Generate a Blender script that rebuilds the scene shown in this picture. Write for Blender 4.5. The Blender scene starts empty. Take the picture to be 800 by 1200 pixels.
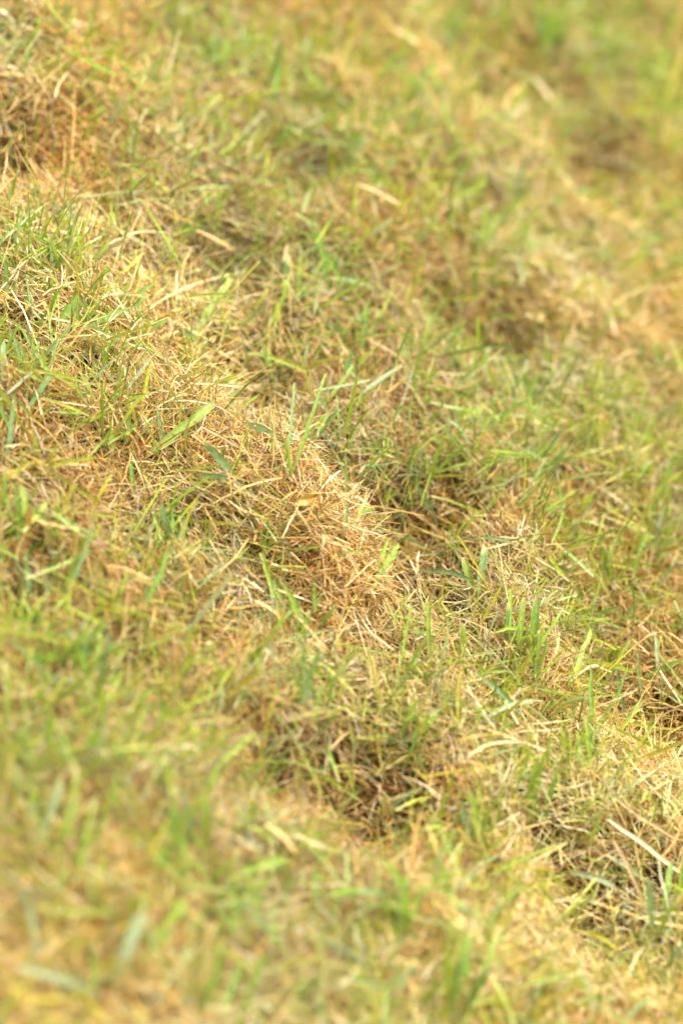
import bpy, math
import numpy as np
from mathutils import Matrix, Vector

# ------------------------------------------------------------------ camera, sky, sun, exposure
SC = bpy.context.scene
COL = SC.collection
RNG = np.random.default_rng(20240611)

DIST, PITCH, ROLL = 1.85, math.radians(42), math.radians(10)      # metres, downward tilt, camera roll
LENS, FSTOP = 108.0, 2.75
SLOPE = math.tan(math.radians(17.0))                             # the bank falls towards +x

_f = np.array([0.0, math.cos(PITCH), -math.sin(PITCH)])
_r0 = np.array([1.0, 0.0, 0.0])
_u0 = np.cross(_r0, _f)
CR = _r0 * math.cos(ROLL) + _u0 * math.sin(ROLL)
CU = -_r0 * math.sin(ROLL) + _u0 * math.cos(ROLL)
CF = _f
CPOS = -CF * DIST

cd = bpy.data.cameras.new("camera")
cam = bpy.data.objects.new("camera", cd)
COL.objects.link(cam)
cam.matrix_world = Matrix(((CR[0], CU[0], -CF[0], CPOS[0]), (CR[1], CU[1], -CF[1], CPOS[1]),
                           (CR[2], CU[2], -CF[2], CPOS[2]), (0, 0, 0, 1)))
cd.sensor_fit = 'VERTICAL'; cd.sensor_height = 36.0; cd.sensor_width = 24.0
cd.lens = LENS
cd.clip_start = 0.05; cd.clip_end = 500.0
cd.dof.use_dof = True
cd.dof.focus_distance = DIST - 0.012
cd.dof.aperture_fstop = FSTOP
cd.dof.aperture_blades = 0
SC.camera = cam

SUN_EL, SUN_AZ = math.radians(72), math.radians(70)              # azimuth from +y towards +x: from the right
w = bpy.data.worlds.new("World"); SC.world = w; w.use_nodes = True
nt = w.node_tree; nt.nodes.clear()
sky = nt.nodes.new("ShaderNodeTexSky"); sky.sky_type = 'NISHITA'; sky.sun_disc = False
sky.sun_elevation = SUN_EL; sky.sun_rotation = SUN_AZ
sky.air_density = 0.7; sky.dust_density = 6.0; sky.ozone_density = 0.6
hs = nt.nodes.new("ShaderNodeHueSaturation"); hs.inputs['Saturation'].default_value = 0.03   # thin white cloud over the whole sky
bg = nt.nodes.new("ShaderNodeBackground"); bg.inputs['Strength'].default_value = 0.12
wo = nt.nodes.new("ShaderNodeOutputWorld")
nt.links.new(sky.outputs[0], hs.inputs['Color']); nt.links.new(hs.outputs[0], bg.inputs['Color'])
nt.links.new(bg.outputs[0], wo.inputs['Surface'])

sd = bpy.data.lights.new("sun", 'SUN'); sd.energy = 1.5; sd.angle = math.radians(18); sd.color = (1.0, 0.92, 0.78)
sun = bpy.data.objects.new("sun", sd); COL.objects.link(sun)
sdir = Vector((math.sin(SUN_AZ) * math.cos(SUN_EL), math.cos(SUN_AZ) * math.cos(SUN_EL), math.sin(SUN_EL)))
sun.rotation_euler = sdir.to_track_quat('Z', 'Y').to_euler(); sun.location = sdir * 8

SC.view_settings.view_transform = 'Standard'; SC.view_settings.look = 'None'
SC.view_settings.gamma = 1.0; SC.view_settings.use_curve_mapping = False
SC.view_settings.exposure = 1.87
SC.render.engine = 'CYCLES'
SC.cycles.use_denoising = True
SC.cycles.max_bounces = 10; SC.cycles.diffuse_bounces = 6; SC.cycles.transmission_bounces = 6

# ------------------------------------------------------------------ terrain
def _hash(ix, iy, seed):
    h = (ix * 374761393 + iy * 668265263 + seed * 974711) & 0xFFFFFFFF
    h = ((h ^ (h >> 13)) * 1274126177) & 0xFFFFFFFF
    return ((h ^ (h >> 16)) & 0xFFFFFF) / float(0xFFFFFF)

def vnoise(x, y, scale, seed):
    x = np.asarray(x, float) / scale; y = np.asarray(y, float) / scale
    ix = np.floor(x).astype(np.int64); iy = np.floor(y).astype(np.int64)
    fx = x - ix; fy = y - iy
    fx = fx * fx * (3 - 2 * fx); fy = fy * fy * (3 - 2 * fy)
    a = _hash(ix, iy, seed); b = _hash(ix + 1, iy, seed)
    c = _hash(ix, iy + 1, seed); d = _hash(ix + 1, iy + 1, seed)
    return (a * (1 - fx) + b * fx) * (1 - fy) + (c * (1 - fx) + d * fx) * fy   # 0..1

def plane_at(px, py):
    """ground point (on the smooth bank) seen at a pixel of the 800 x 1200 photograph"""
    k = 36.0 / LENS / 1200.0
    d = CF + CR * (px - 400) * k + CU * (600 - py) * k
    n = np.array([SLOPE, 0.0, 1.0])
    t = -(CPOS @ n) / (d @ n)
    return CPOS + d * t

# (px, py, radius px, depth mm): worn hollows (negative) and humps of matted thatch
LUMPS = [(12, 165, 42, -20), (692, 190, 46, -20), (562, 78, 32, -14), (345, 190, 34, -13), (150, 120, 40, 9),
         (452, 925, 48, -20), (322, 888, 28, -13), (385, 878, 22, -10), (700, 1055, 46, -18), (772, 1020, 24, -12),
         (500, 592, 52, -19), (455, 570, 28, -11), (96, 440, 20, -14), (305, 432, 44, -17), (262, 285, 40, -11),
         (520, 352, 36, -13), (598, 372, 40, -14), (482, 662, 30, -14), (530, 700, 22, -8), (18, 395, 30, -13), (772, 838, 34, -14),
         (22, 690, 36, -15), (705, 810, 30, -10), (640, 985, 28, -12), (385, 530, 26, -8),
         (375, 650, 62, 15), (90, 345, 44, 13), (720, 275, 60, 9), (530, 150, 60, 10), (250, 500, 46, 9),
         (640, 610, 40, 10), (560, 520, 50, 9), (330, 590, 34, 8), (180, 250, 40, 8), (350, 350, 40, 6),
         (760, 930, 40, 11), (330, 980, 50, 10), (560, 860, 44, 7), (640, 720, 40, 8), (80, 580, 44, 10),
         (430, 250, 60, 7), (770, 560, 60, 7), (170, 1000, 70, 9), (500, 1090, 70, 9), (60, 40, 60, 8)]
_L = np.array([[*plane_at(a, b)[:2], r * 0.6 * 0.001, h * (0.0021 if h < 0 else 0.0010)] for a, b, r, h in LUMPS])

def rough(x, y):
    x = np.asarray(x, float); y = np.asarray(y, float)
    h = (vnoise(x, y, 0.085, 3) - .5) * 0.026 + (vnoise(x, y, 0.036, 5) - .5) * 0.019 + (vnoise(x, y, 0.45, 9) - .5) * 0.03
    h = h + (vnoise(x, y, 2.3, 12) - .5) * 0.12 * np.clip(np.hypot(x, y) / 4, 0, 1)
    for cx, cy, r, a in _L:
        h = h + a * np.exp(-((x - cx) ** 2 + ((y - cy) * 0.75) ** 2) / (r * r))
    return h

def hollow(x, y):
    h = np.zeros(np.shape(x))
    for cx, cy, r, a in _L:
        if a < 0: h = h + (a / -.030) * np.exp(-((x - cx) ** 2 + ((y - cy) * .75) ** 2) / (r * r))
    return np.clip(h, 0, 1)

def height(x, y):
    x = np.asarray(x, float)
    return -x * SLOPE + rough(x, y)

def pile_at(x, y):
    return (.30 + .9 * vnoise(x, y, .030, 31) ** 1.3 + .5 * vnoise(x, y, .10, 32)) * (1 - .75 * hollow(x, y))

def project(p):
    q = np.asarray(p) - CPOS
    dep = q @ CF
    k = LENS / 36.0 * 1200.0
    return 400 + (q @ CR) / dep * k, 600 - (q @ CU) / dep * k, dep

def ray(px, py):
    k = 36.0 / LENS / 1200.0
    return CF + CR * (px - 400) * k + CU * (600 - py) * k

def at(px, py, lift=0.0, up=1.0):
    d = ray(px, py); p = plane_at(px, py)
    for _ in range(12):
        t = (p - CPOS) @ CF
        e = p[2] - float(height(p[0], p[1]) + .015 * pile_at(p[0], p[1]) * up + lift)
        t = t + 0.8 * e / max(0.3, -(d @ np.array([SLOPE, 0, 1.0])))
        p = CPOS + d * t
    return p

# ------------------------------------------------------------------ materials
def grass_material(name, trans, rough_, spec, vein):
    m = bpy.data.materials.new(name); m.use_nodes = True
    t = m.node_tree; t.nodes.clear(); N = t.nodes.new; Lk = t.links.new
    out = N("ShaderNodeOutputMaterial"); mix = N("ShaderNodeMixShader")
    pb = N("ShaderNodeBsdfPrincipled"); tr = N("ShaderNodeBsdfTranslucent")
    at_ = N("ShaderNodeAttribute"); at_.attribute_name = "tint"
    tc = N("ShaderNodeTexCoord"); nz = N("ShaderNodeTexNoise"); nz.inputs['Scale'].default_value = 420.0; nz.inputs['Detail'].default_value = 3
    mr = N("ShaderNodeMapRange"); mr.inputs[1].default_value = .3; mr.inputs[2].default_value = .7
    mr.inputs[3].default_value = .78; mr.inputs[4].default_value = 1.18
    mul = N("ShaderNodeMix"); mul.data_type = 'RGBA'; mul.blend_type = 'MULTIPLY'; mul.inputs[0].default_value = 1.0
    Lk(tc.outputs['Object'], nz.inputs['Vector']); Lk(nz.outputs['Fac'], mr.inputs[0])
    Lk(at_.outputs['Color'], mul.inputs[6]); Lk(mr.outputs[0], mul.inputs[7])
    col = mul.outputs[2]
    Lk(col, pb.inputs['Base Color']); Lk(col, tr.inputs['Color'])
    pb.inputs['Roughness'].default_value = rough_; pb.inputs['Specular IOR Level'].default_value = spec
    if vein:
        uv = N("ShaderNodeAttribute"); uv.attribute_name = "across"
        mm = N("ShaderNodeMath"); mm.operation = 'MULTIPLY'; mm.inputs[1].default_value = 60.0
        sn = N("ShaderNodeMath"); sn.operation = 'SINE'
        bp = N("ShaderNodeBump"); bp.inputs['Strength'].default_value = .35; bp.inputs['Distance'].default_value = .0002
        Lk(uv.outputs['Fac'], mm.inputs[0]); Lk(mm.outputs[0], sn.inputs[0]); Lk(sn.outputs[0], bp.inputs['Height'])
        Lk(bp.outputs[0], pb.inputs['Normal'])
    mix.inputs[0].default_value = trans
    Lk(pb.outputs[0], mix.inputs[1]); Lk(tr.outputs[0], mix.inputs[2]); Lk(mix.outputs[0], out.inputs['Surface'])
    return m

M_STRAW = grass_material("dry_straw", .16, .42, .5, False)
M_GREEN = grass_material("green_leaf", .48, .40, .5, False)
M_BLADE = grass_material("green_leaf_veined", .48, .38, .5, True)

def soil_material():
    m = bpy.data.materials.new("thatchy_soil"); m.use_nodes = True
    t = m.node_tree; N = t.nodes.new; Lk = t.links.new; pb = t.nodes['Principled BSDF']
    tc = N("ShaderNodeTexCoord")
    n1 = N("ShaderNodeTexNoise"); n1.inputs['Scale'].default_value = 90; n1.inputs['Detail'].default_value = 8
    n2 = N("ShaderNodeTexNoise"); n2.inputs['Scale'].default_value = 3.0; n2.inputs['Detail'].default_value = 6
    r1 = N("ShaderNodeValToRGB"); e = r1.color_ramp.elements
    e[0].position = .3; e[0].color = (.025, .012, .005, 1); e[1].position = .72; e[1].color = (.11, .058, .02, 1)
    r2 = N("ShaderNodeValToRGB"); e = r2.color_ramp.elements
    e[0].position = .35; e[0].color = (.30, .20, .07, 1); e[1].position = .65; e[1].color = (.18, .20, .04, 1)
    ln = N("ShaderNodeVectorMath"); ln.operation = 'LENGTH'
    mr = N("ShaderNodeMapRange"); mr.inputs[1].default_value = .7; mr.inputs[2].default_value = 1.8      # unbuilt turf further off
    mx = N("ShaderNodeMix"); mx.data_type = 'RGBA'
    for n in (n1, n2): Lk(tc.outputs['Object'], n.inputs['Vector'])
    Lk(tc.outputs['Object'], ln.inputs[0]); Lk(ln.outputs['Value'], mr.inputs[0]); Lk(mr.outputs[0], mx.inputs[0])
    Lk(n1.outputs['Fac'], r1.inputs[0]); Lk(n2.outputs['Fac'], r2.inputs[0])
    Lk(r1.outputs[0], mx.inputs[6]); Lk(r2.outputs[0], mx.inputs[7]); Lk(mx.outputs[2], pb.inputs['Base Color'])
    bp = N("ShaderNodeBump"); bp.inputs['Distance'].default_value = .004; bp.inputs['Strength'].default_value = .8
    Lk(n1.outputs['Fac'], bp.inputs['Height']); Lk(bp.outputs[0], pb.inputs['Normal'])
    pb.inputs['Roughness'].default_value = .95; pb.inputs['Specular IOR Level'].default_value = .1
    return m

# ------------------------------------------------------------------ mesh helpers
def raw_mesh(name, V, F, tint, mat, across=None):
    me = bpy.data.meshes.new(name)
    V = np.ascontiguousarray(V, np.float32); F = np.ascontiguousarray(F, np.int32)
    me.vertices.add(len(V)); me.vertices.foreach_set('co', V.ravel())
    me.loops.add(F.size); me.loops.foreach_set('vertex_index', F.ravel())
    me.polygons.add(len(F))
    me.polygons.foreach_set('loop_start', np.arange(0, F.size, F.shape[1], dtype=np.int32))
    me.polygons.foreach_set('use_smooth', np.ones(len(F), bool))
    if tint is not None:
        a = me.attributes.new("tint", 'FLOAT_COLOR', 'POINT')
        a.data.foreach_set('color', np.ascontiguousarray(np.concatenate([tint, np.ones((len(tint), 1))], 1), np.float32).ravel())
    if across is not None:
        a = me.attributes.new("across", 'FLOAT', 'POINT'); a.data.foreach_set('value', np.ascontiguousarray(across, np.float32))
    me.materials.append(mat); me.update(calc_edges=True); me.validate()
    return me

def nrm(v):
    return v / np.maximum(np.linalg.norm(v, axis=-1, keepdims=True), 1e-9)

def ribbons(P0, D, L, W, bend, ref, K, prof, fold, wob=None):
    """many curved leaf strips at once. P0,D,bend,ref: (n,3); L,W: (n,); prof: (K+1,) width profile or (n,K+1).
    fold > 0 gives a creased cross-section of three points. Returns verts (n,K+1,c,3), faces."""
    n = len(P0); s = np.linspace(0, 1, K + 1)[None, :, None]
    C = P0[:, None] + L[:, None, None] * (D[:, None] * s + bend[:, None] * s * s)
    if wob is not None: C = C + L[:, None, None] * wob[:, None] * np.sin(s * math.pi * 2.0)
    T = nrm(np.gradient(C, axis=1))
    S = nrm(np.cross(T, ref[:, None] + 0 * T)); Nn = np.cross(S, T)
    pr = np.asarray(prof); pr = pr[None] if pr.ndim == 1 else pr
    hw = (W[:, None] * pr * .5)[..., None]
    if fold > 0:
        V = np.stack([C - S * hw + Nn * hw * fold, C, C + S * hw + Nn * hw * fold], 2); c = 3
    else:
        V = np.stack([C - S * hw, C + S * hw], 2); c = 2
    base = (np.arange(n) * (K + 1) * c)[:, None, None, None]
    k = (np.arange(K) * c)[None, :, None, None]; j = np.arange(c - 1)[None, None, :, None]
    q = np.array([0, 1, c + 1, c])[None, None, None, :]
    return V, (base + k + j + q).reshape(-1, 4)

def put(name, me, label=None, cat=None, group=None, kind=None, parent=None, loc=None):
    o = bpy.data.objects.new(name, me); COL.objects.link(o)
    if loc is not None: o.location = loc
    if parent is not None: o.parent = parent
    for k, v in (("label", label), ("category", cat), ("group", group), ("kind", kind)):
        if v: o[k] = v
    return o

# ------------------------------------------------------------------ the ground, one sheet to the horizon
def axis():
    a = [0.0]; st = 0.012
    while a[-1] < 120:
        a.append(a[-1] + st)
        if a[-1] > 0.8: st *= 1.16
    a = np.array(a); return np.concatenate([-a[:0:-1], a])
gx = axis(); GX, GY = np.meshgrid(gx, gx, indexing='ij'); n_ = len(gx)
# far off the bank levels out into gently rolling ground
FLAT = -SLOPE * 12 * np.tanh(GX / 12)
GZ = FLAT + rough(GX, GY) - 0.002
idx = np.arange(n_ * n_).reshape(n_, n_)
F = np.stack([idx[:-1, :-1], idx[1:, :-1], idx[1:, 1:], idx[:-1, 1:]], -1).reshape(-1, 4)
put("ground", raw_mesh("ground", np.stack([GX, GY, GZ], -1).reshape(-1, 3), F, None, soil_material()),
    "sloping brown soil bank under the patchy turf", "ground", kind="structure")

# ------------------------------------------------------------------ where the turf is dead and where it is green
TONE = [(400, 670, 105, 1), (230, 510, 60, .7), (330, 590, 60, .9), (100, 400, 55, .5), (190, 300, 70, .8), (60, 150, 85, .7), (290, 205, 50, .6),
        (530, 150, 70, .9), (480, 60, 45, .4), (680, 290, 60, .8), (770, 430, 55, .9), (600, 690, 45, .6), (760, 750, 60, .7), (90, 590, 60, .8),
        (400, 430, 60, .7), (560, 690, 45, .5), (420, 1050, 60, .5), (350, 960, 60, .8), (765, 980, 50, .8), (650, 1110, 50, .3), (160, 40, 60, .5),
        (650, 190, 40, .4), (300, 790, 40, .4), (440, 780, 40, .6), (560, 900, 50, .3), (70, 230, 50, .5), (560, 420, 40, .4), (450, 330, 50, .5),
        (650, 30, 130, -1), (780, 130, 80, -.9), (330, 110, 60, -.7), (570, 340, 60, -.7), (650, 490, 85, -.9), (490, 560, 40, -.6),
        (740, 540, 70, -.7), (210, 640, 60, -.8), (140, 740, 80, -.7), (50, 800, 90, -.8), (600, 770, 45, -.6), (590, 840, 45, -.6),
        (60, 320, 45, -.7), (120, 490, 50, -.5), (440, 890, 60, -.6), (250, 1130, 100, -.7), (90, 1010, 80, -.7), (550, 1130, 90, -.6),
        (330, 840, 60, -.7), (690, 1090, 60, -.5), (620, 1030, 40, -.4), (480, 130, 40, -.4), (180, 120, 40, -.4), (700, 370, 60, -.3),
        (640, 650, 40, -.3), (700, 660, 50, -.5), (150, 860, 70, -.5)]
_T = np.array([[*plane_at(a, b)[:2], r * .6 * .001, v] for a, b, r, v in TONE])

def green_at(x, y):
    """share of living grass at a spot, 0..1"""
    g = .42 + (vnoise(x, y, .05, 21) - .5) * .5 + (vnoise(x, y, .14, 22) - .5) * .35
    for cx, cy, r, v in _T:
        g = g - .30 * v * np.exp(-((x - cx) ** 2 + ((y - cy) * .7) ** 2) / (r * r))
    return np.clip(g * (1 - .65 * hollow(x, y)), .03, .95)

# ------------------------------------------------------------------ scatter
NUP = nrm(np.array([SLOPE, 0, 1.0])[None])[0]

def spots(n, dense):
    """random places: dense = the bank in view and a border round it, else a wider ring out to some metres"""
    out = []
    got = 0
    while got < n:
        if dense:
            x = RNG.uniform(-.62, .62, n * 2); y = RNG.uniform(-.95, 1.05, n * 2)
        else:
            r = np.exp(RNG.uniform(math.log(.2), math.log(3.6), n * 2)); a = RNG.uniform(0, 2 * math.pi, n * 2)
            x = r * np.cos(a); y = r * np.sin(a)
        u, v, dep = project(np.stack([x, y, -x * SLOPE], -1))
        inside = (u > -190) & (u < 990) & (v > -170) & (v < 1400)
        k = inside if dense else ~inside
        out.append(np.stack([x[k], y[k]], -1)); got += k.sum()
    return np.concatenate(out)[:n]

def pick(palette, weights, n):
    p = np.array(palette, float); i = RNG.choice(len(p), n, p=np.array(weights) / np.sum(weights))
    c = p[i] * RNG.uniform(.8, 1.2, (n, 1)) * RNG.uniform(.93, 1.07, (n, 3))
    return c

STRAW = [(.55, .40, .145), (.51, .325, .085), (.43, .235, .045), (.26, .115, .022), (.62, .52, .27), (.42, .37, .09), (.38, .33, .20)]
STRAW_W = [.25, .28, .19, .10, .08, .07, .04]
GREEN = [(.34, .44, .035), (.25, .38, .035), (.44, .43, .05), (.28, .38, .09), (.36, .44, .20), (.15, .24, .035)]
GREEN_W = [.26, .22, .18, .14, .08, .12]

def unit(az, pitch):
    d = np.stack([np.cos(az) * np.cos(pitch), np.sin(az) * np.cos(pitch), np.sin(pitch)], -1)
    d[:, 2] -= d[:, 0] * SLOPE
    return nrm(d)

def thatch(name, n, dense, scale, label):
    P = spots(n, dense); x, y = P[:, 0], P[:, 1]
    g = green_at(x, y)
    if not dense: scale = np.clip(1.0 + 1.7 * (np.hypot(x, y) - .25), 1.2, 4.5)      # coarser further off
    keep = RNG.uniform(0, 1, n) > .48 * g + .60 * hollow(x, y)                        # thinner where the grass is alive
    x, y, g = x[keep], y[keep], g[keep]; n = len(x)
    if not dense: scale = scale[keep]
    # matted in clumps: the pile is deeper on some spots than on others, and lies one way within a clump
    pile = pile_at(x, y)
    h = RNG.uniform(0, 1, n) ** 1.15 * .015 * pile * scale ** .3
    az = (vnoise(x, y, .045, 41) * 7.0) + RNG.normal(0, .95, n) + RNG.integers(0, 2, n) * math.pi
    up = RNG.uniform(0, 1, n) < .20
    pitch = np.where(up, RNG.uniform(.45, 1.15, n), RNG.normal(.05, .28, n))
    D = unit(az, pitch)
    L = RNG.gamma(5.5, .0037, n) * scale; L = np.where(RNG.uniform(0, 1, n) < .18, L * .35, np.where(RNG.uniform(0, 1, n) < .10, L * 1.7, L)); L = np.clip(L, .004, .065 * scale)
    W = np.clip(RNG.gamma(7, .000094, n), .00035, .0018) * scale ** .7
    W = np.where(RNG.uniform(0, 1, n) < .05, W * 1.8, W)
    P0 = np.stack([x, y, height(x, y) + h + .001], -1) - D * (L * np.where(up, .1, .5))[:, None]
    bend = RNG.normal(0, .085, (n, 3)); bend[:, 2] = -np.abs(RNG.normal(0, .10, n))
    wob = RNG.normal(0, .016, (n, 3))
    curl = RNG.uniform(0, 1, n) < .14; bend[curl] *= 3.2; wob[curl] *= 3.0
    ref = nrm(RNG.normal(0, .75, (n, 3)) + np.array([0, 0, 1.0]))
    K = 3 if dense else 2
    prof = np.array([.6, 1, 1, .45]) if dense else np.array([.7, 1, .5])
    V, F = ribbons(P0, D, L, W, bend, ref, K, prof, 0.0, wob)
    c = pick(STRAW, STRAW_W, n)
    warm = vnoise(x, y, .07, 51)[:, None]
    c = c * (1 + (warm - .5) * np.array([.05, -.28, -.75])) * (1 - .30 * np.clip(vnoise(x, y, .11, 52) * 1.6 - .3, 0, 1))[:, None]
    tint = np.repeat(c[:, None], (K + 1) * 2, 1).reshape(-1, 3)
    # bleached ends
    s = np.tile(np.repeat(np.linspace(0, 1, K + 1), 2), n)[:, None]
    tint = tint * (1 + .22 * (s - .4))
    put(name, raw_mesh(name, V.reshape(-1, 3), F, np.clip(tint, 0, .85), M_STRAW), label, "thatch", kind="stuff")

def living(name, n, dense, scale, label):
    P = spots(n, dense); x, y = P[:, 0], P[:, 1]
    # blades come up in little bunches
    cl = RNG.uniform(0, 1, n) < .6
    q = .022
    jx = (np.floor(x / q) + .5 + (_hash(np.floor(x / q).astype(np.int64), np.floor(y / q).astype(np.int64), 77) - .5)) * q
    jy = (np.floor(y / q) + .5 + (_hash(np.floor(x / q).astype(np.int64), np.floor(y / q).astype(np.int64), 78) - .5)) * q
    x = np.where(cl, jx + RNG.normal(0, .003, n), x); y = np.where(cl, jy + RNG.normal(0, .003, n), y)
    g = green_at(x, y)
    keep = RNG.uniform(0, 1, n) < g
    x, y, g = x[keep], y[keep], g[keep]; n = len(x)
    if not dense: scale = np.clip(1.0 + .9 * (np.hypot(x, y) - .25), 1.1, 3.2)
    lie = RNG.uniform(0, 1, n) < .30
    az = np.where(lie, RNG.uniform(0, 2 * math.pi, n), RNG.normal(.15, 1.3, n))
    pitch = np.where(lie, RNG.normal(.15, .2, n), np.clip(RNG.normal(1.10, .28, n), .3, 1.5))
    D = unit(az, pitch)
    L = np.clip(RNG.gamma(6.0, .0054, n), .011, .062) * scale
    W = np.clip(RNG.gamma(5, .00024, n), .0005, .0031) * scale ** .6
    lift = np.where(lie, RNG.uniform(.008, .026, n), .003)
    P0 = np.stack([x, y, height(x, y) + lift], -1) - D * (L * np.where(lie, .5, 0))[:, None]
    bend = RNG.normal(0, .09, (n, 3)); bend[:, 2] = -np.abs(RNG.normal(.03, .12, n))
    ref = nrm(RNG.normal(0, .8, (n, 3)) + np.array([0, -.6, .6]))
    K = 5 if dense else 3
    cut = RNG.uniform(0, 1, n) < .5
    sp = np.linspace(0, 1, K + 1)
    p_cut = .65 + .35 * np.sin(np.clip(sp * 1.6, 0, 1.57)); p_cut[-1] *= .75
    p_tip = np.clip((.6 + .5 * sp) * (1 - sp ** 3), .04, 1)
    prof = np.where(cut[:, None], p_cut[None], p_tip[None])
    V, F = ribbons(P0, D, L, W, bend, ref, K, prof, .30)
    c = pick(GREEN, GREEN_W, n)
    yellow = (vnoise(x, y, .09, 61)[:, None] - .5)
    c = c * (1 + yellow * np.array([.35, .05, -.25]))
    s = sp[None, :, None]
    tip = np.where((RNG.uniform(0, 1, n) < .35)[:, None], RNG.uniform(.25, 1, n)[:, None], 0)[..., None]
    foot = np.clip(1 - s * 3.2, 0, 1) * .75
    straw = np.array([.58, .42, .18])
    cc = c[:, None] * (1 - foot) + np.array([.52, .44, .20]) * foot
    f2 = np.clip((s - .72) / .28, 0, 1) * tip
    cc = cc * (1 - f2) + straw * f2
    tint = np.repeat(cc[:, :, None], 3, 2).reshape(-1, 3)
    put(name, raw_mesh(name, V.reshape(-1, 3), F, np.clip(tint, 0, .85), M_GREEN), label, "grass", kind="stuff")

thatch("dry_thatch", 275000, True, 1.0, "matted tan and golden mown straw covering the soil")
living("short_grass", 50000, True, 1.0, "fine short green turf grass growing through the straw")
thatch("outlying_thatch", 230000, False, 2.4, "matted tan straw on the bank all around the patch")
living("outlying_grass", 72000, False, 1.9, "short green turf on the bank all around the patch")

# ------------------------------------------------------------------ single blades, straws and tufts one can point to
C_Y, C_G, C_B, C_P, C_D = (.28, .39, .045), (.20, .33, .045), (.22, .33, .12), (.35, .42, .22), (.12, .22, .035)
C_S, C_O, C_W = (.52, .36, .145), (.47, .26, .07), (.58, .47, .25)
TIP = np.array([.66, .50, .24])

def blade_mesh(name, base, tip, wmm, col, sag=.06, cut=True, tipc=0.0, foot=.5, K=9, side=0.0, fold=.32, mat=None, seed=0):
    """one leaf from base to tip (world points), arched by sag, with a crease, veins and a mown or pointed end; local to base"""
    rg = np.random.default_rng(seed)
    d = tip - base; L = np.linalg.norm(d); d = d / L
    s = np.linspace(0, 1, K + 1)
    perp = nrm((np.array([0, 0, 1.0]) - d * d[2])[None])[0]
    sid = np.cross(d, perp)
    arc = 4 * s * (1 - s)
    C = d * (L * s)[:, None] + perp * (L * sag * arc)[:, None] + sid * (L * side * arc)[:, None]
    C = C + rg.normal(0, L * .006, (K + 1, 3)) * (s > 0)[:, None]
    T = nrm(np.gradient(C, axis=0))
    view = nrm((CPOS - base)[None])[0]
    ref = nrm((view + rg.normal(0, .38, 3))[None])[0]
    tw = rg.normal(0, .5)
    S0 = nrm(np.cross(T, ref[None])); N0 = np.cross(S0, T)
    a = (tw * (s - .5))[:, None]
    S = S0 * np.cos(a) + N0 * np.sin(a); Nn = np.cross(S, T)
    if cut:
        p = np.interp(s, [0, .15, .5, .93, 1], [.55, .85, 1, .9, .72])
    else:
        p = np.interp(s, [0, .15, .45, .8, 1], [.5, .85, 1, .6, .05])
    p = p * (1 + rg.normal(0, .04, K + 1))
    hw = (wmm * .0005 * p)[:, None]
    V = np.stack([C - S * hw + Nn * hw * fold, C - S * hw * .5 + Nn * hw * fold * .35, C, C + S * hw * .5 + Nn * hw * fold * .35, C + S * hw + Nn * hw * fold], 1)
    if cut: V[-1, :, :] += (T[-1] * wmm * .001 * rg.normal(0, .25))[None] * np.linspace(-1, 1, 5)[:, None]
    c = 5
    k = (np.arange(K) * c)[:, None, None]; j = np.arange(c - 1)[None, :, None]; q = np.array([0, 1, c + 1, c])[None, None]
    F = (k + j + q).reshape(-1, 4)
    col = np.array(col) * rg.uniform(.9, 1.1)
    ft = (np.clip(1 - s * 3.0, 0, 1) * foot)[:, None]
    cc = col[None] * (1 - ft) + np.array([.54, .46, .22]) * ft
    f2 = (np.clip((s - .80) / .20, 0, 1) * tipc)[:, None]
    cc = cc * (1 - f2) + TIP * f2
    mid = np.array([1.0, 1.0, 1.18, 1.0, 1.0])[None, :, None]
    tint = np.clip((cc[:, None] * mid) * (1 + rg.normal(0, .05, (K + 1, 5, 1))), 0, .85).reshape(-1, 3)
    ac = np.tile(np.array([0, .25, .5, .75, 1.0]), K + 1)
    return raw_mesh(name, V.reshape(-1, 3), F, tint, mat or M_BLADE, ac)

PXMM = 36.0 / LENS / 1200.0 * 1000      # mm per pixel per metre of distance

def ends(bx, by, tx, ty, flat, lift=.004):
    """base on the ground seen at one pixel; tip seen at another: flat=1 lies on the turf, flat=0 stands up"""
    up = 1.0 if flat > .75 else .6
    B = at(bx, by, lift, up); d0 = (B - CPOS) @ CF
    G = at(tx, ty, lift + .006); d1 = (G - CPOS) @ CF
    t = d0 + (d1 - d0) * flat
    return B, CPOS + ray(tx, ty) * t, d0

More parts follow.
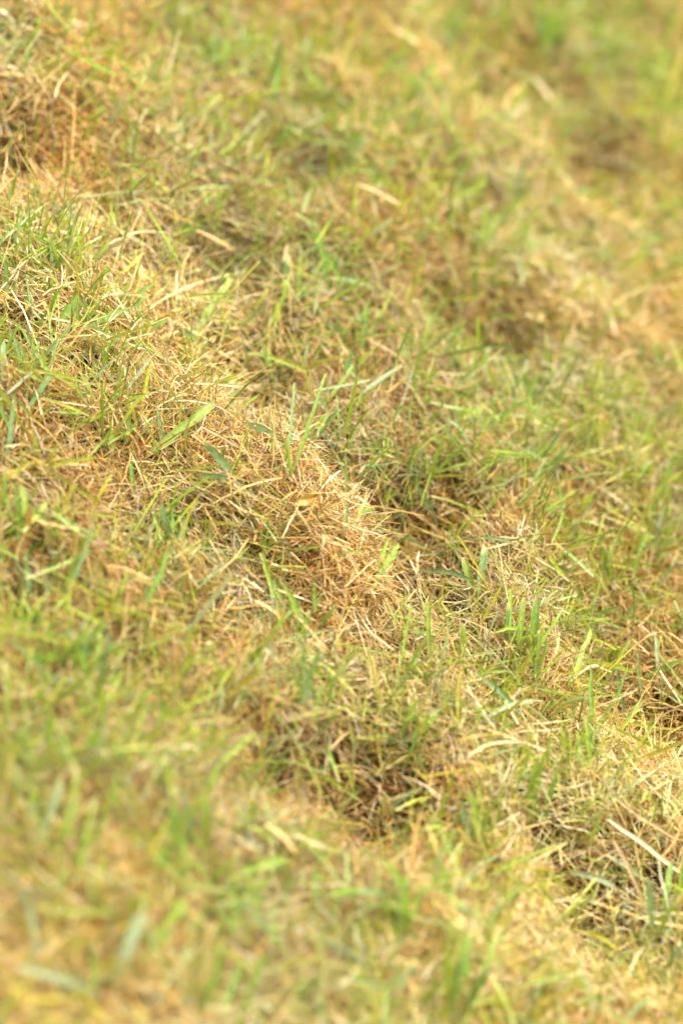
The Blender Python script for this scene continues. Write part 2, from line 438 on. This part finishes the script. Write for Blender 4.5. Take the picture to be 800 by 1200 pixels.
# (base px, tip px, width px, colour, flat, cut tip?, straw tip, arch, sideways arch, label)
BLADES = [
    (172, 533, 250, 474, 11, C_Y, .55, True, .1, .02, 0.02, "broad bright yellow-green blade slanting over straw above two bluish fallen leaves"),
    (222, 400, 271, 325, 9, C_Y, .35, True, .35, .02, 0.0, "broad yellow-green blade with mown orange tip beside a long pale stem"),
    (308, 392, 342, 312, 7, C_Y, .3, False, .9, .03, 0.05, "slim green blade ending in a dry straw-coloured point"),
    (172, 387, 197, 372, 9, C_G, .4, True, .1, .02, 0.0, "short stubby broad green blade sunk in straw"),
    (286, 414, 362, 439, 5, C_Y, .9, False, .0, .05, -.04, "long narrow green blade lying across a brown hollow"),
    (324, 458, 304, 398, 5, C_G, .2, False, .2, .02, 0.04, "thin upright green blade crossing the long lying blade by the brown hollow"),
    (212, 380, 232, 400, 7, C_B, .6, True, .0, .10, 0.1, "small bluish curled leaf with pale edge beside a broad yellow-green blade"),
    (239, 520, 268, 552, 10, C_B, .95, True, .0, .06, 0.0, "bluish-green fallen leaf lying flat on golden straw, pointing down the bank"),
    (290, 498, 326, 513, 9, C_B, .95, False, .0, .06, 0.0, "dull green fallen leaf half buried in straw beside a slender mown tuft"),
    (232, 557, 266, 560, 6, C_B, .95, True, .0, .04, 0.0, "short narrow green leaf scrap lying level on the straw"),
    (191, 522, 184, 478, 7, C_B, .25, False, .1, .02, 0.02, "bluish upright blade standing behind the broad slanting yellow-green blade"),
    (256, 496, 306, 460, 5, C_Y, .5, False, .1, .03, 0.03, "slender yellow-green blade leaning over straw toward a brown hollow"),
    (156, 578, 153, 543, 6, C_G, .2, True, .0, .02, 0.0, "short upright green blade standing in tan straw by a bunch of soft blades"),
    (446, 598, 458, 571, 6, C_Y, .2, True, .3, .02, 0.0, "stubby bright lime blade with square mown tip over a dark hollow"),
    (453, 588, 468, 574, 4, C_Y, .2, True, .2, .02, 0.0, "thin lime blade crossing behind the stubby square-tipped one"),
    (447, 628, 437, 592, 6, C_B, .5, False, .0, .03, -.05, "bluish bent leaf hanging beside the dark hollow"),
    (410, 613, 436, 595, 7, C_G, .5, True, .0, .06, 0.0, "short green leaf bridging straw beside a bluish pointed blade"),
    (402, 628, 408, 590, 6, C_B, .2, False, .0, .02, 0.0, "bluish pointed blade standing at the edge of the golden mound"),
    (432, 696, 467, 638, 8, C_Y, .35, True, .1, .02, 0.0, "broad lime blade leaning at the edge of the golden straw mound"),
    (441, 668, 456, 630, 6, C_Y, .3, False, .0, .02, 0.0, "slender lime blade standing behind the broad leaning one by the golden mound"),
    (553, 695, 543, 653, 9, C_Y, .15, True, .5, .02, 0.0, "flat upright pale green blade with square top, twin of a bluish one"),
    (559, 697, 568, 640, 9, C_B, .15, True, .9, .02, 0.0, "flat upright bluish blade with orange mown tip beside its paler twin"),
    (542, 662, 524, 622, 4, C_G, .2, False, .0, .02, 0.0, "thin dark green blade leaning away from the upright twin blades"),
    (488, 672, 560, 682, 7, C_B, .9, False, .0, .08, 0.03, "long bluish leaf lying across straw below the upright twin blades"),
    (512, 612, 479, 560, 7, C_B, .6, False, .0, .04, 0.04, "long bluish blade falling back over the dark hollow"),
    (544, 617, 596, 572, 5, C_G, .4, False, .3, .03, 0.03, "long slender blade reaching over tan straw from the dark hollow"),
    (550, 632, 606, 640, 5, C_B, .9, False, .2, .10, 0.0, "narrow bluish leaf arching level over the straw"),
    (503, 778, 501, 706, 6, C_Y, .15, True, .1, .02, 0.0, "tall narrow lime blade standing alone in front of orange thatch"),
    (558, 790, 612, 840, 7, C_B, .85, False, .0, .04, -.03, "long bluish blade sprawling down over brown straw below a lime tuft"),
    (560, 848, 640, 822, 6, C_P, .7, False, .0, .16, 0.0, "pale green blade arched like a low bow over straw"),
    (694, 862, 736, 773, 7, C_G, .3, False, .2, .02, 0.04, "long dark green blade leaning beside a dry folded leaf"),
    (690, 876, 690, 768, 6, C_G, .15, False, .1, .02, 0.02, "tall slim blade standing straight up beside the leaning dark one"),
    (666, 806, 692, 738, 6, C_Y, .2, True, .2, .02, 0.0, "tall lime blade with mown top leaning over sunlit straw"),
    (732, 842, 719, 772, 6, C_B, .2, False, .3, .02, 0.0, "bluish blade leaning against the long dark green one"),
    (748, 798, 808, 770, 7, C_G, .7, False, .0, .05, 0.0, "long green blade lying out over the edge of tan thatch"),
    (724, 858, 750, 822, 6, C_G, .4, True, .0, .03, 0.0, "short green blade leaning below the bluish one over dark straw"),
    (752, 842, 746, 752, 5, C_B, .15, False, .1, .02, 0.0, "thin pale upright blade next to the long lying green blade"),
    (770, 800, 768, 742, 5, C_P, .15, True, .3, .02, 0.0, "thin whitish-green blade standing beyond the long lying green blade"),
    (684, 968, 786, 888, 7, C_P, .75, False, .1, .05, 0.0, "very long pale green blade stretching over loose pale straws"),
    (712, 1003, 764, 1040, 8, C_P, .9, False, .0, .06, 0.03, "pale green fallen blade below the long loose straw"),
    (668, 1022, 718, 1038, 8, C_P, .9, True, .0, .08, 0.0, "wide pale leaf lying across a dark hollow"),
    (3, 452, 2, 398, 11, C_B, .2, True, .1, .02, 0.0, "wide bluish upright blade beside a dark patch of thatch"),
    (60, 446, 14, 374, 5, C_G, .35, False, .0, .03, 0.03, "long narrow blade slanting backwards across thatch"),
    (45, 458, 30, 378, 5, C_B, .3, False, .0, .02, 0.03, "long narrow bluish blade crossing the backward slanting one"),
    (32, 482, 62, 436, 8, C_B, .4, True, .0, .02, 0.0, "wide soft green blade leaning over a dark gap in thatch"),
    (8, 545, 18, 462, 8, C_B, .25, False, .0, .02, 0.0, "soft bluish blade standing at the foot of thatch"),
    (70, 382, 91, 346, 11, C_G, .3, True, .0, .02, 0.0, "broad dark green blade standing beside a fluffy straw mound"),
    (98, 384, 154, 360, 9, C_G, .7, False, .0, .05, 0.04, "long broad green blade lying in front of the fluffy straw mound"),
    (52, 346, 65, 322, 8, C_G, .3, False, .0, .02, 0.0, "short broad blade rising behind the fluffy straw mound"),
    (38, 372, 31, 326, 5, C_B, .15, False, .2, .02, 0.0, "thin bluish blade standing next to the fluffy straw mound"),
    (9, 346, 7, 298, 6, C_G, .15, False, .4, .02, 0.0, "narrow green blade beside a dark crevice in straw"),
    (111, 368, 95, 322, 6, C_B, .35, False, .2, .03, -.06, "bluish blade bending back over the fluffy straw mound"),
    (78, 306, 83, 228, 4, C_G, .1, False, .1, .01, 0.02, "very thin tall blade standing straight above pale straw"),
    (106, 312, 128, 285, 6, C_Y, .3, True, .4, .02, 0.0, "small lime blade with dry tip behind the fluffy straw mound"),
    (78, 430, 106, 417, 8, C_B, .8, True, .0, .12, 0.0, "small arched bluish leaf over a dark gap in straw"),
    (150, 456, 183, 412, 5, C_P, .4, False, .1, .02, 0.0, "pale slender blade leaning over golden straw in a green fringe"),
    (153, 512, 149, 484, 7, C_G, .2, True, .0, .02, 0.0, "short wide green stub beside orange straw"),
    (131, 532, 133, 503, 8, C_Y, .2, True, .2, .02, 0.0, "short wide lime stub standing beside folded orange straw"),
    (420, 464, 470, 427, 6, C_P, .55, False, .3, .03, 0.0, "long pale stem leaning over soft straw beyond the brown hollow"),
    (402, 452, 411, 408, 7, C_D, .2, False, .0, .02, 0.0, "dark green pointed blade beyond the brown hollow"),
    (452, 505, 438, 452, 4, C_P, .2, False, .2, .02, 0.0, "thin whitish blade standing over soft tan straw"),
    (706, 668, 727, 618, 7, C_G, .2, False, .2, .02, 0.0, "mid green blade leaning in a soft stand of slim blades"),
    (738, 684, 757, 618, 6, C_G, .2, False, .2, .02, 0.0, "taller green blade at the edge of a soft stand of slim blades"),
    (686, 728, 672, 672, 5, C_Y, .15, False, .2, .02, 0.0, "slim yellow-green blade in front of a soft stand of blades"),
    (718, 738, 748, 702, 7, C_G, .35, False, .0, .02, 0.02, "wide green blade leaning over sunlit fluffy thatch"),
    (682, 752, 700, 726, 6, C_Y, .3, True, .5, .02, 0.0, "short lime blade with pale mown tip over fluffy thatch"),
    (138, 1142, 166, 1072, 17, C_P, .3, True, .0, .03, 0.0, "very broad pale whitish-green blade leaning up alone"),
    (8, 1030, 38, 1120, 13, C_P, .8, False, .0, .12, -.12, "pale green leaf curving down in an arc"),
    (20, 1132, 122, 1166, 13, C_P, .8, False, .0, .08, 0.03, "long pale green leaf lying low in an even curve"),
    (372, 1096, 436, 1134, 12, C_P, .85, False, .0, .10, 0.06, "pale bluish leaf drooping over tan straw"),
    (300, 1012, 402, 962, 13, C_Y, .6, False, .1, .03, 0.02, "long wide lime blade reaching across orange-tan straw"),
    (266, 1030, 332, 1006, 13, C_Y, .6, True, .0, .03, 0.0, "wide lime blade lying behind the longer one over orange-tan straw"),
    (172, 1112, 216, 1058, 13, C_Y, .4, True, .0, .03, 0.0, "bright lime broad blade leaning beside the pale whitish-green one"),
    (72, 706, 112, 606, 9, C_B, .25, False, .0, .03, 0.04, "long soft bluish blade leaning over brown stalks"),
    (38, 716, 12, 640, 10, C_P, .25, False, .0, .02, 0.0, "pale bluish blade leaning back over a brown hollow"),
    (36, 716, 30, 645, 9, C_B, .25, False, .0, .02, 0.0, "soft bluish blade beside the pale one over a brown hollow"),
    (168, 716, 200, 644, 8, C_G, .3, False, .0, .02, 0.0, "long soft green blade leaning in a green patch"),
    (357, 104, 362, 36, 9, C_P, .2, False, .1, .02, 0.0, "tall pale blade standing alone in greener turf beside tan thatch"),
    (318, 128, 328, 80, 9, C_G, .2, True, .0, .02, 0.0, "wide green blade next to the tall pale one in greener turf"),
    (382, 345, 368, 255, 6, C_G, .2, False, .3, .02, 0.03, "tall thin green blade beyond the dry straw, tip dry"),
    (240, 265, 200, 278, 4, C_Y, .8, False, .6, .04, 0.0, "thin yellow-green stem lying over pale straw slope"),
    (350, 748, 372, 860, 9, C_B, .8, True, .0, .06, 0.0, "soft green leaf sagging below the bright lime bunch"),
    (455, 955, 495, 925, 9, C_P, .7, False, .0, .18, 0.0, "pale bluish leaf bowed over the wide brown hollow"),
    (480, 868, 508, 840, 11, C_Y, .4, True, .0, .03, 0.0, "wide soft lime blade leaning beside orange straw"),
    (574, 870, 602, 842, 8, C_G, .4, False, .0, .03, 0.0, "green blade leaning over a level pale straw"),
    (28, 76, 44, 30, 8, C_G, .3, False, .1, .02, 0.0, "soft green blade rising from tan thatch above a deep dark hollow"),
    (625, 480, 600, 420, 7, C_G, .3, False, .0, .02, 0.0, "soft green blade leaning back over a dark green dip"),
    (548, 452, 520, 404, 7, C_B, .5, False, .0, .03, 0.0, "soft bluish blade leaning back beyond the tan rise"),
]
STRAWS = [
    (802, 1027, 714, 960, 8, C_W, .95, "very long straight pale straw lying on top of crossed straws"),
    (655, 1003, 790, 964, 8, C_S, .95, "long tan straw crossing under the straight pale straw"),
    (690, 1012, 775, 972, 7, C_W, .95, "pale flattened straw running beside the crossing tan straw"),
    (720, 935, 800, 985, 6, C_S, .95, "loose tan straw at the top of the crossed straw heap"),
    (770, 1010, 800, 960, 6, C_O, .8, "orange-tan straw leaning at the end of the crossed straws"),
    (588, 668, 534, 644, 5, C_W, .9, "pale glossy straw lying beside the orange-tipped upright blade"),
    (494, 694, 480, 656, 4, C_W, .6, "short white straw standing slantwise on golden thatch"),
    (363, 548, 350, 520, 5, C_W, .4, "pale straw stub below the slender mown tuft"),
    (590, 818, 607, 848, 6, C_W, .8, "bright white curled straw over green blades"),
    (331, 726, 299, 704, 7, C_S, .9, "thick tan straw lying beside the bright lime bunch"),
    (384, 762, 345, 720, 5, C_S, .9, "long thin tan straw pointing at the bright lime bunch"),
    (300, 536, 236, 500, 4, C_S, .9, "thin golden straw crossing above the bluish fallen leaf"),
    (322, 470, 225, 450, 4, C_W, .9, "long thin pale straw level along the brown hollow"),
    (150, 392, 268, 322, 4, C_W, .8, "long fine pale stem slanting behind the broad mown blade"),
    (352, 585, 330, 630, 4, C_S, .9, "thin golden straw below the curled amber leaf"),
    (404, 688, 440, 656, 4, C_S, .9, "golden straw slanting up the mound beside lime blades"),
    (420, 668, 390, 634, 4, C_S, .9, "golden straw lying crosswise on top of the mound"),
    (375, 655, 380, 628, 5, C_W, .7, "pale short straw standing on the mound"),
    (462, 720, 488, 690, 4, C_S, .8, "tan straw leaning from the mound into green blades"),
    (668, 798, 715, 788, 5, C_W, .9, "flat pale straw lying level between tall lime and dark blades"),
    (640, 806, 690, 812, 5, C_S, .9, "flat golden straw below the level pale one"),
    (694, 860, 722, 820, 8, C_S, .4, "wide dry folded leaf leaning with the dark green blade"),
    (800, 828, 772, 786, 4, C_W, .8, "fine white straw leaning down the thatch edge"),
    (640, 788, 655, 742, 5, C_S, .5, "tan stalk standing among lime blades"),
    (760, 768, 738, 748, 4, C_S, .8, "small tan straw on the fluffy thatch"),
    (650, 706, 618, 676, 4, C_W, .8, "pale straw lying behind the lime tuft"),
    (655, 712, 690, 742, 5, C_S, .9, "golden straw curving beside the lime tuft"),
    (700, 650, 725, 690, 4, C_W, .6, "fine white straw tip in the soft stand of blades"),
    (175, 535, 158, 502, 5, C_O, .6, "folded orange straw behind the broad slanting blade"),
    (165, 540, 152, 508, 5, C_O, .6, "second folded orange straw leaning on the first"),
    (130, 395, 52, 372, 5, C_W, .9, "pale curled straw around the fluffy mound"),
    (48, 420, 14, 340, 4, C_W, .7, "fine pale stem crossing backward over thatch"),
    (132, 298, 140, 290, 5, C_W, .2, "white-tipped mown stub behind the fluffy mound"),
    (134, 318, 141, 289, 4, C_W, .2, "thin stalk with white mown tip on a straw slope"),
    (108, 330, 50, 345, 4, C_S, .9, "thin golden straw over the top of the fluffy mound"),
    (195, 272, 125, 288, 4, C_W, .8, "fine pale stem nearly level above the straw slope"),
    (225, 268, 272, 292, 7, C_S, .9, "broad tan straw on the pale straw slope"),
    (30, 600, 92, 620, 8, C_S, .9, "broad tan straw on the brown stalk patch"),
    (86, 650, 96, 612, 7, C_S, .5, "bowed tan stalk in the brown stalk patch"),
    (390, 998, 345, 978, 10, C_W, .9, "wide pale straw curl on orange-tan straw"),
    (346, 1000, 312, 968, 11, C_S, .8, "thick tan straw bending over orange-tan straw"),
    (430, 1125, 395, 1080, 9, C_S, .8, "thick tan straw near the drooping bluish leaf"),
    (560, 850, 640, 880, 6, C_S, .9, "long level pale straw below the green leaning blade"),
    (548, 885, 620, 870, 6, C_W, .9, "level pale straw crossing a longer one"),
    (250, 590, 330, 560, 4, C_S, .9, "thin straw lying across the front of the golden slope"),
    (200, 470, 262, 478, 4, C_W, .9, "pale straw lying behind the broad slanting blade's tip"),
    (205, 560, 268, 590, 4, C_S, .9, "golden straw below the short green leaf scrap"),
    (520, 720, 580, 742, 4, C_S, .9, "golden straw between the tall lime blade and the lime tuft"),
    (600, 640, 650, 668, 5, C_S, .9, "tan straw lying beyond the upright twin blades"),
    (420, 215, 470, 240, 9, C_S, .9, "broad tan straw below the orange dead patch"),
    (455, 30, 490, 52, 9, C_W, .8, "pale straw glinting above the orange dead patch"),
    (620, 90, 645, 118, 9, C_W, .8, "pale straw slanting in the greenest turf"),
    (590, 130, 612, 100, 9, C_S, .8, "tan straw leaning between the orange dead patch and greenest turf"),
]

seed = 100
for bx, by, tx, ty, wp, col, flat, cut, tipc, sag, side, lab in BLADES:
    seed += 1
    B, T, d0 = ends(bx, by, tx, ty, flat, .005 if flat > .75 else .002)
    put("grass_shoot", blade_mesh("grass_blade", B, T, wp * PXMM * d0 * .95, col, sag, cut, tipc, .45, 9, side, .32, M_BLADE, seed),
        lab, "grass shoot", "single blades standing out of the turf", loc=B)
for bx, by, tx, ty, wp, col, flat, lab in STRAWS:
    seed += 1
    B, T, d0 = ends(bx, by, tx, ty, flat, .004 if flat > .75 else .002)
    put("straw", blade_mesh("straw", B, T, wp * PXMM * d0 * .62, col, float(np.random.default_rng(seed).uniform(0, .07)), True, 0.0, 0.0, 6,
                            float(np.random.default_rng(seed + 9).normal(0, .05)), .5, M_STRAW, seed),
        lab, "straw", "loose straws lying on the thatch", loc=B)

# tufts: (base px, [(tip px, width px, colour)...], label)
TUFTS = [
    (364, 534, [(390, 477, 6, C_Y), (383, 486, 5, C_Y), (395, 480, 4, C_B), (372, 500, 4, C_G)], "slender mown tuft with square pale tips at the rim of a brown hollow"),
    (338, 560, [(341, 500, 5, C_Y), (345, 448, 4, C_B), (380, 436, 5, C_G), (335, 515, 5, C_Y)], "thin tall tuft of fine blades beside the slender mown tuft"),
    (602, 772, [(613, 700, 8, C_Y), (628, 702, 11, C_G), (597, 690, 5, C_Y), (606, 726, 9, C_Y), (585, 720, 4, C_G)], "bright lime tuft of broad blades standing over golden straw"),
    (350, 746, [(313, 664, 10, C_Y), (326, 676, 10, C_Y), (338, 690, 9, C_G), (318, 700, 7, C_P)], "bright lime bunch of broad blades leaning back beside thick straw"),
    (630, 800, [(622, 742, 5, C_Y), (634, 735, 5, C_G), (640, 748, 4, C_G), (618, 760, 4, C_Y)], "fine green tuft of four thin blades next to the bright lime one"),
    (716, 690, [(700, 632, 6, C_G), (715, 640, 5, C_Y), (735, 642, 6, C_G), (722, 628, 5, C_P), (692, 655, 5, C_Y)], "soft stand of slim blades over tan thatch"),
    (690, 905, [(686, 840, 6, C_Y), (700, 850, 5, C_G), (676, 858, 5, C_Y)], "low green tuft at the foot of the tall straight blade"),
    (500, 560, [(520, 505, 6, C_Y), (545, 520, 5, C_G), (495, 512, 5, C_P), (560, 540, 4, C_Y), (480, 520, 5, C_B)], "loose fan of pale green blades on the rise behind the dark hollow"),
    (560, 575, [(600, 520, 5, C_G), (585, 530, 5, C_P), (570, 520, 5, C_Y), (612, 540, 4, C_G)], "smaller fan of pale green blades next to the loose one"),
    (640, 560, [(660, 500, 6, C_B), (650, 510, 6, C_G), (635, 505, 6, C_Y), (620, 515, 5, C_P)], "soft bluish fan of blades in the wide green fringe"),
    (20, 640, [(8, 580, 8, C_Y), (26, 570, 8, C_Y), (36, 590, 7, C_O), (14, 560, 7, C_G)], "yellow and orange tuft of soft stalks beside tan straw"),
    (206, 650, [(190, 590, 8, C_B), (206, 600, 7, C_G), (216, 610, 7, C_B), (196, 610, 6, C_P)], "soft bluish-green tuft below golden straw"),
    (110, 800, [(100, 720, 9, C_P), (118, 730, 9, C_Y), (130, 740, 8, C_B), (90, 745, 8, C_G)], "soft pale tuft in the green patch below brown stalks"),
    (205, 640, [(192, 605, 7, C_Y), (198, 585, 6, C_G)], "small lime pair of blades in front of the bluish-green tuft"),
    (100, 390, [(98, 345, 6, C_G), (112, 340, 5, C_Y), (120, 350, 5, C_G), (90, 350, 5, C_D)], "dense little green tuft on the fluffy straw mound"),
    (60, 320, [(48, 270, 5, C_G), (60, 280, 6, C_Y), (74, 290, 5, C_G)], "small tuft of dark blades above the fluffy straw mound"),
    (30, 440, [(10, 380, 5, C_B), (24, 390, 5, C_G), (46, 400, 5, C_G)], "thin dark tuft over shaded thatch"),
    (150, 372, [(170, 345, 7, C_G), (150, 340, 5, C_Y), (135, 345, 5, C_D), (180, 332, 5, C_G)], "low tuft of green blades at the end of the fluffy mound"),
    (770, 660, [(780, 590, 6, C_P), (760, 600, 6, C_G), (790, 610, 5, C_Y)], "pale tuft at the edge of the tan thatch rise"),
    (480, 440, [(486, 390, 6, C_Y), (470, 395, 6, C_G), (500, 400, 6, C_Y)], "soft lime tuft behind the long pale stem"),
    (770, 1080, [(800, 1000, 9, C_Y), (785, 1010, 8, C_G), (760, 1030, 8, C_B)], "soft lime tuft below the crossed straws"),
    (560, 1000, [(548, 920, 9, C_Y), (566, 915, 8, C_G), (585, 930, 8, C_Y), (540, 940, 8, C_B)], "soft green tuft next to the wide brown hollow"),
    (470, 1100, [(455, 1010, 11, C_Y), (478, 1020, 10, C_G), (496, 1030, 10, C_Y)], "big soft lime tuft behind a drooping pale bluish leaf"),
    (620, 960, [(640, 880, 8, C_Y), (655, 900, 8, C_G), (628, 890, 8, C_Y), (645, 915, 7, C_G)], "bright green tuft beside the crossed straws"),
    (230, 1000, [(215, 920, 12, C_P), (240, 930, 11, C_Y), (200, 940, 11, C_G)], "broad mixed green tuft behind the wide lime blades"),
    (60, 1000, [(40, 910, 12, C_Y), (70, 920, 11, C_P), (90, 935, 11, C_G)], "broad pale tuft standing in green grass behind the arc-shaped leaf"),
    (250, 1180, [(230, 1100, 14, C_Y), (262, 1105, 13, C_Y), (290, 1120, 13, C_G)], "low lime tuft next to the bright lime broad blade"),
    (540, 1190, [(525, 1100, 13, C_Y), (550, 1095, 12, C_G), (575, 1120, 12, C_Y)], "low wide tuft of lime blades standing alone in mixed turf"),
    (560, 300, [(570, 240, 8, C_Y), (548, 250, 8, C_G), (585, 255, 8, C_Y)], "soft lime tuft below the orange dead patch"),
    (640, 60, [(650, 0, 9, C_Y), (628, 8, 9, C_G), (660, 10, 9, C_Y)], "lime tuft in the greenest turf"),
    (260, 90, [(250, 40, 8, C_G), (268, 45, 7, C_Y), (275, 55, 7, C_G)], "small green tuft alone among tan thatch near greener turf"),
    (520, 60, [(530, 5, 9, C_G), (510, 12, 8, C_Y), (540, 15, 8, C_B)], "bluish-green tuft beyond the orange dead patch"),
    (340, 350, [(352, 290, 6, C_Y), (335, 300, 6, C_G), (362, 305, 6, C_Y)], "soft tuft behind the slim dry-pointed blade"),
    (420, 420, [(412, 370, 6, C_Y), (430, 360, 6, C_G)], "pair of soft lime blades beyond the brown hollow"),
    (330, 440, [(338, 405, 5, C_Y), (343, 398, 5, C_Y), (328, 412, 4, C_G)], "small lime tuft across the brown hollow"),
]
for bx, by, tips, lab in TUFTS:
    B = at(bx, by, 0.001, .5); d0 = (B - CPOS) @ CF
    e = put("grass_tuft", None, lab, "grass tuft", "small tufts rising out of the straw", loc=B)
    e.empty_display_size = .01
    for i, (tx, ty, wp, col) in enumerate(tips):
        seed += 1; rg = np.random.default_rng(seed)
        off = np.array([rg.normal(0, .0035), rg.normal(0, .0035), 0]); off[2] = -off[0] * SLOPE
        T = CPOS + ray(tx, ty) * (d0 + rg.normal(0, .012)) - (B + off)
        me = blade_mesh("blade", B + off, B + off + T, wp * PXMM * d0 * .95, col, float(rg.uniform(0, .04)), bool(rg.uniform() < .6), float(rg.uniform(0, .5)), .5, 8,
                        float(rg.normal(0, .04)), .32, M_BLADE, seed)
        put("blade", me, parent=e, loc=off)
    mean = np.mean([CPOS + ray(t[0], t[1]) * d0 for t in tips], 0) - B
    mw = np.mean([t[2] for t in tips])
    rg = np.random.default_rng(int(bx * 7 + by))
    for i in range(int(rg.integers(3, 7))):                      # thinner, older and broken blades of the same tuft
        seed += 1
        off = np.array([rg.normal(0, .005), rg.normal(0, .005), 0]); off[2] = -off[0] * SLOPE
        T = mean * rg.uniform(.45, 1.05) + rg.normal(0, .30 * np.linalg.norm(mean), 3) * np.array([1, 1, .35])
        col = [C_Y, C_G, C_B, C_D, C_S, C_S][int(rg.integers(0, 6))]
        me = blade_mesh("blade", B + off, B + off + T, mw * PXMM * d0 * rg.uniform(.35, .75), col, float(rg.uniform(0, .12)), bool(rg.uniform() < .5), float(rg.uniform(.2, 1)), .6, 8,
                        float(rg.normal(0, .08)), .35, M_BLADE, seed)
        put("dry_leaf" if col is C_S else "blade", me, parent=e, loc=off)

# the larger of the ordinary shoots and straws, each its own object
rg = np.random.default_rng(77)
KINDS = [(C_Y, "lime"), (C_G, "mid-green"), (C_B, "bluish-green"), (C_P, "pale green")]
def site(p):
    if hollow(p[0], p[1]) > .35: return "beside a brown hollow"
    g = green_at(p[0], p[1])
    return "in dense green turf" if g > .55 else "in mixed green and tan turf" if g > .36 else "on matted tan straw"
made = 0
while made < 190:
    px, py = rg.uniform(-10, 810), rg.uniform(-10, 1230)
    B = at(px, py, .001, .5)
    if rg.uniform() > green_at(B[0], B[1]) + .12: continue
    made += 1; seed += 1
    col, lab = KINDS[int(rg.choice(4, p=[.36, .34, .17, .13]))]
    lie = rg.uniform() < .3
    az = rg.uniform(0, 6.28) if lie else rg.normal(.25, 1.0); pitch = rg.normal(.12, .1) if lie else min(1.45, max(.4, rg.normal(1.05, .25)))
    if lie: B = at(px, py, .003, 1.0)
    D = unit(np.array([az]), np.array([pitch]))[0]
    T = B + D * rg.uniform(.018, .039)
    wmm = rg.uniform(1.5, 3.0); cut = bool(rg.uniform() < .55); tc = 0.0 if rg.uniform() < .5 else .95
    name = "%s %s %s shoot %s, %s, %s" % ("long" if np.linalg.norm(T - B) > .0285 else "short", "wide" if wmm > 2.25 else "narrow", lab,
            "lying flat" if lie else "standing" if pitch > 1.1 else "leaning", ("dry " if tc else "green ") + ("mown end" if cut else "pointed tip"), site(B))
    me = blade_mesh("grass_shoot", B, T, wmm, col, float(rg.uniform(0, .10)), cut, tc, .6, 8, float(rg.normal(0, .06)), .35, M_BLADE, seed)
    put("grass_shoot", me, name, "grass shoot", "ordinary " + lab + " shoots in the turf", loc=B)
SK = [(C_S, "golden"), (C_O, "orange-brown"), (C_W, "bleached")]
made = 0
while made < 200:
    px, py = rg.uniform(-10, 810), rg.uniform(-10, 1230)
    B = at(px, py, .001, 1.0)
    if rg.uniform() < green_at(B[0], B[1]) - .1: continue
    made += 1; seed += 1
    col, lab = SK[int(rg.choice(3, p=[.5, .25, .25]))]
    pt = rg.normal(.10, .16); D = unit(np.array([rg.uniform(0, 6.28)]), np.array([pt]))[0]
    ln, wmm, arch = rg.uniform(.016, .036), rg.uniform(.7, 1.25), float(rg.uniform(0, .13))
    name = "%s %s %s %s straw %s %s" % ("long" if ln > .026 else "short", "thick" if wmm > .97 else "fine", "bowed" if arch > .065 else "straight", lab,
            "propped up" if pt > .2 else "lying flat", site(B))
    me = blade_mesh("straw", B, B + D * ln, wmm, col, arch, True, 0.0, 0.0, 6, float(rg.normal(0, .05)), .5, M_STRAW, seed)
    put("straw", me, name, "straw", "ordinary " + lab + " straws on the thatch", loc=B)

# the curled amber leaf on the golden slope
def curled_leaf():
    B = at(357, 588, .004); nu, nv = 14, 9
    V = []; tint = []
    rg = np.random.default_rng(5)
    for i in range(nu):
        s = i / (nu - 1)
        wdt = .0042 * math.sin(math.pi * (.08 + .84 * s)) ** .7
        for j in range(nv):
            t = j / (nv - 1) * 2 - 1; a = t * 1.9
            V.append(((s - .5) * .012, math.sin(a) * wdt * .75, (1 - math.cos(a)) * wdt * .7 + .0016 * math.cos(s * 5) + rg.normal(0, .00012)))
            tint.append(np.array([.56, .34, .07]) * (1 + rg.normal(0, .12)) * (1 - .25 * (j % 3 == 0)))
    F = [(i * nv + j, i * nv + j + 1, (i + 1) * nv + j + 1, (i + 1) * nv + j) for i in range(nu - 1) for j in range(nv - 1)]
    o = put("curled_leaf", raw_mesh("curled_leaf", np.array(V), np.array(F), np.clip(np.array(tint), 0, .8), M_STRAW),
            "small curled amber dead leaf cupped on golden straw", "leaf", loc=B)
    o.rotation_euler = (.5, -.25, .5)
curled_leaf()
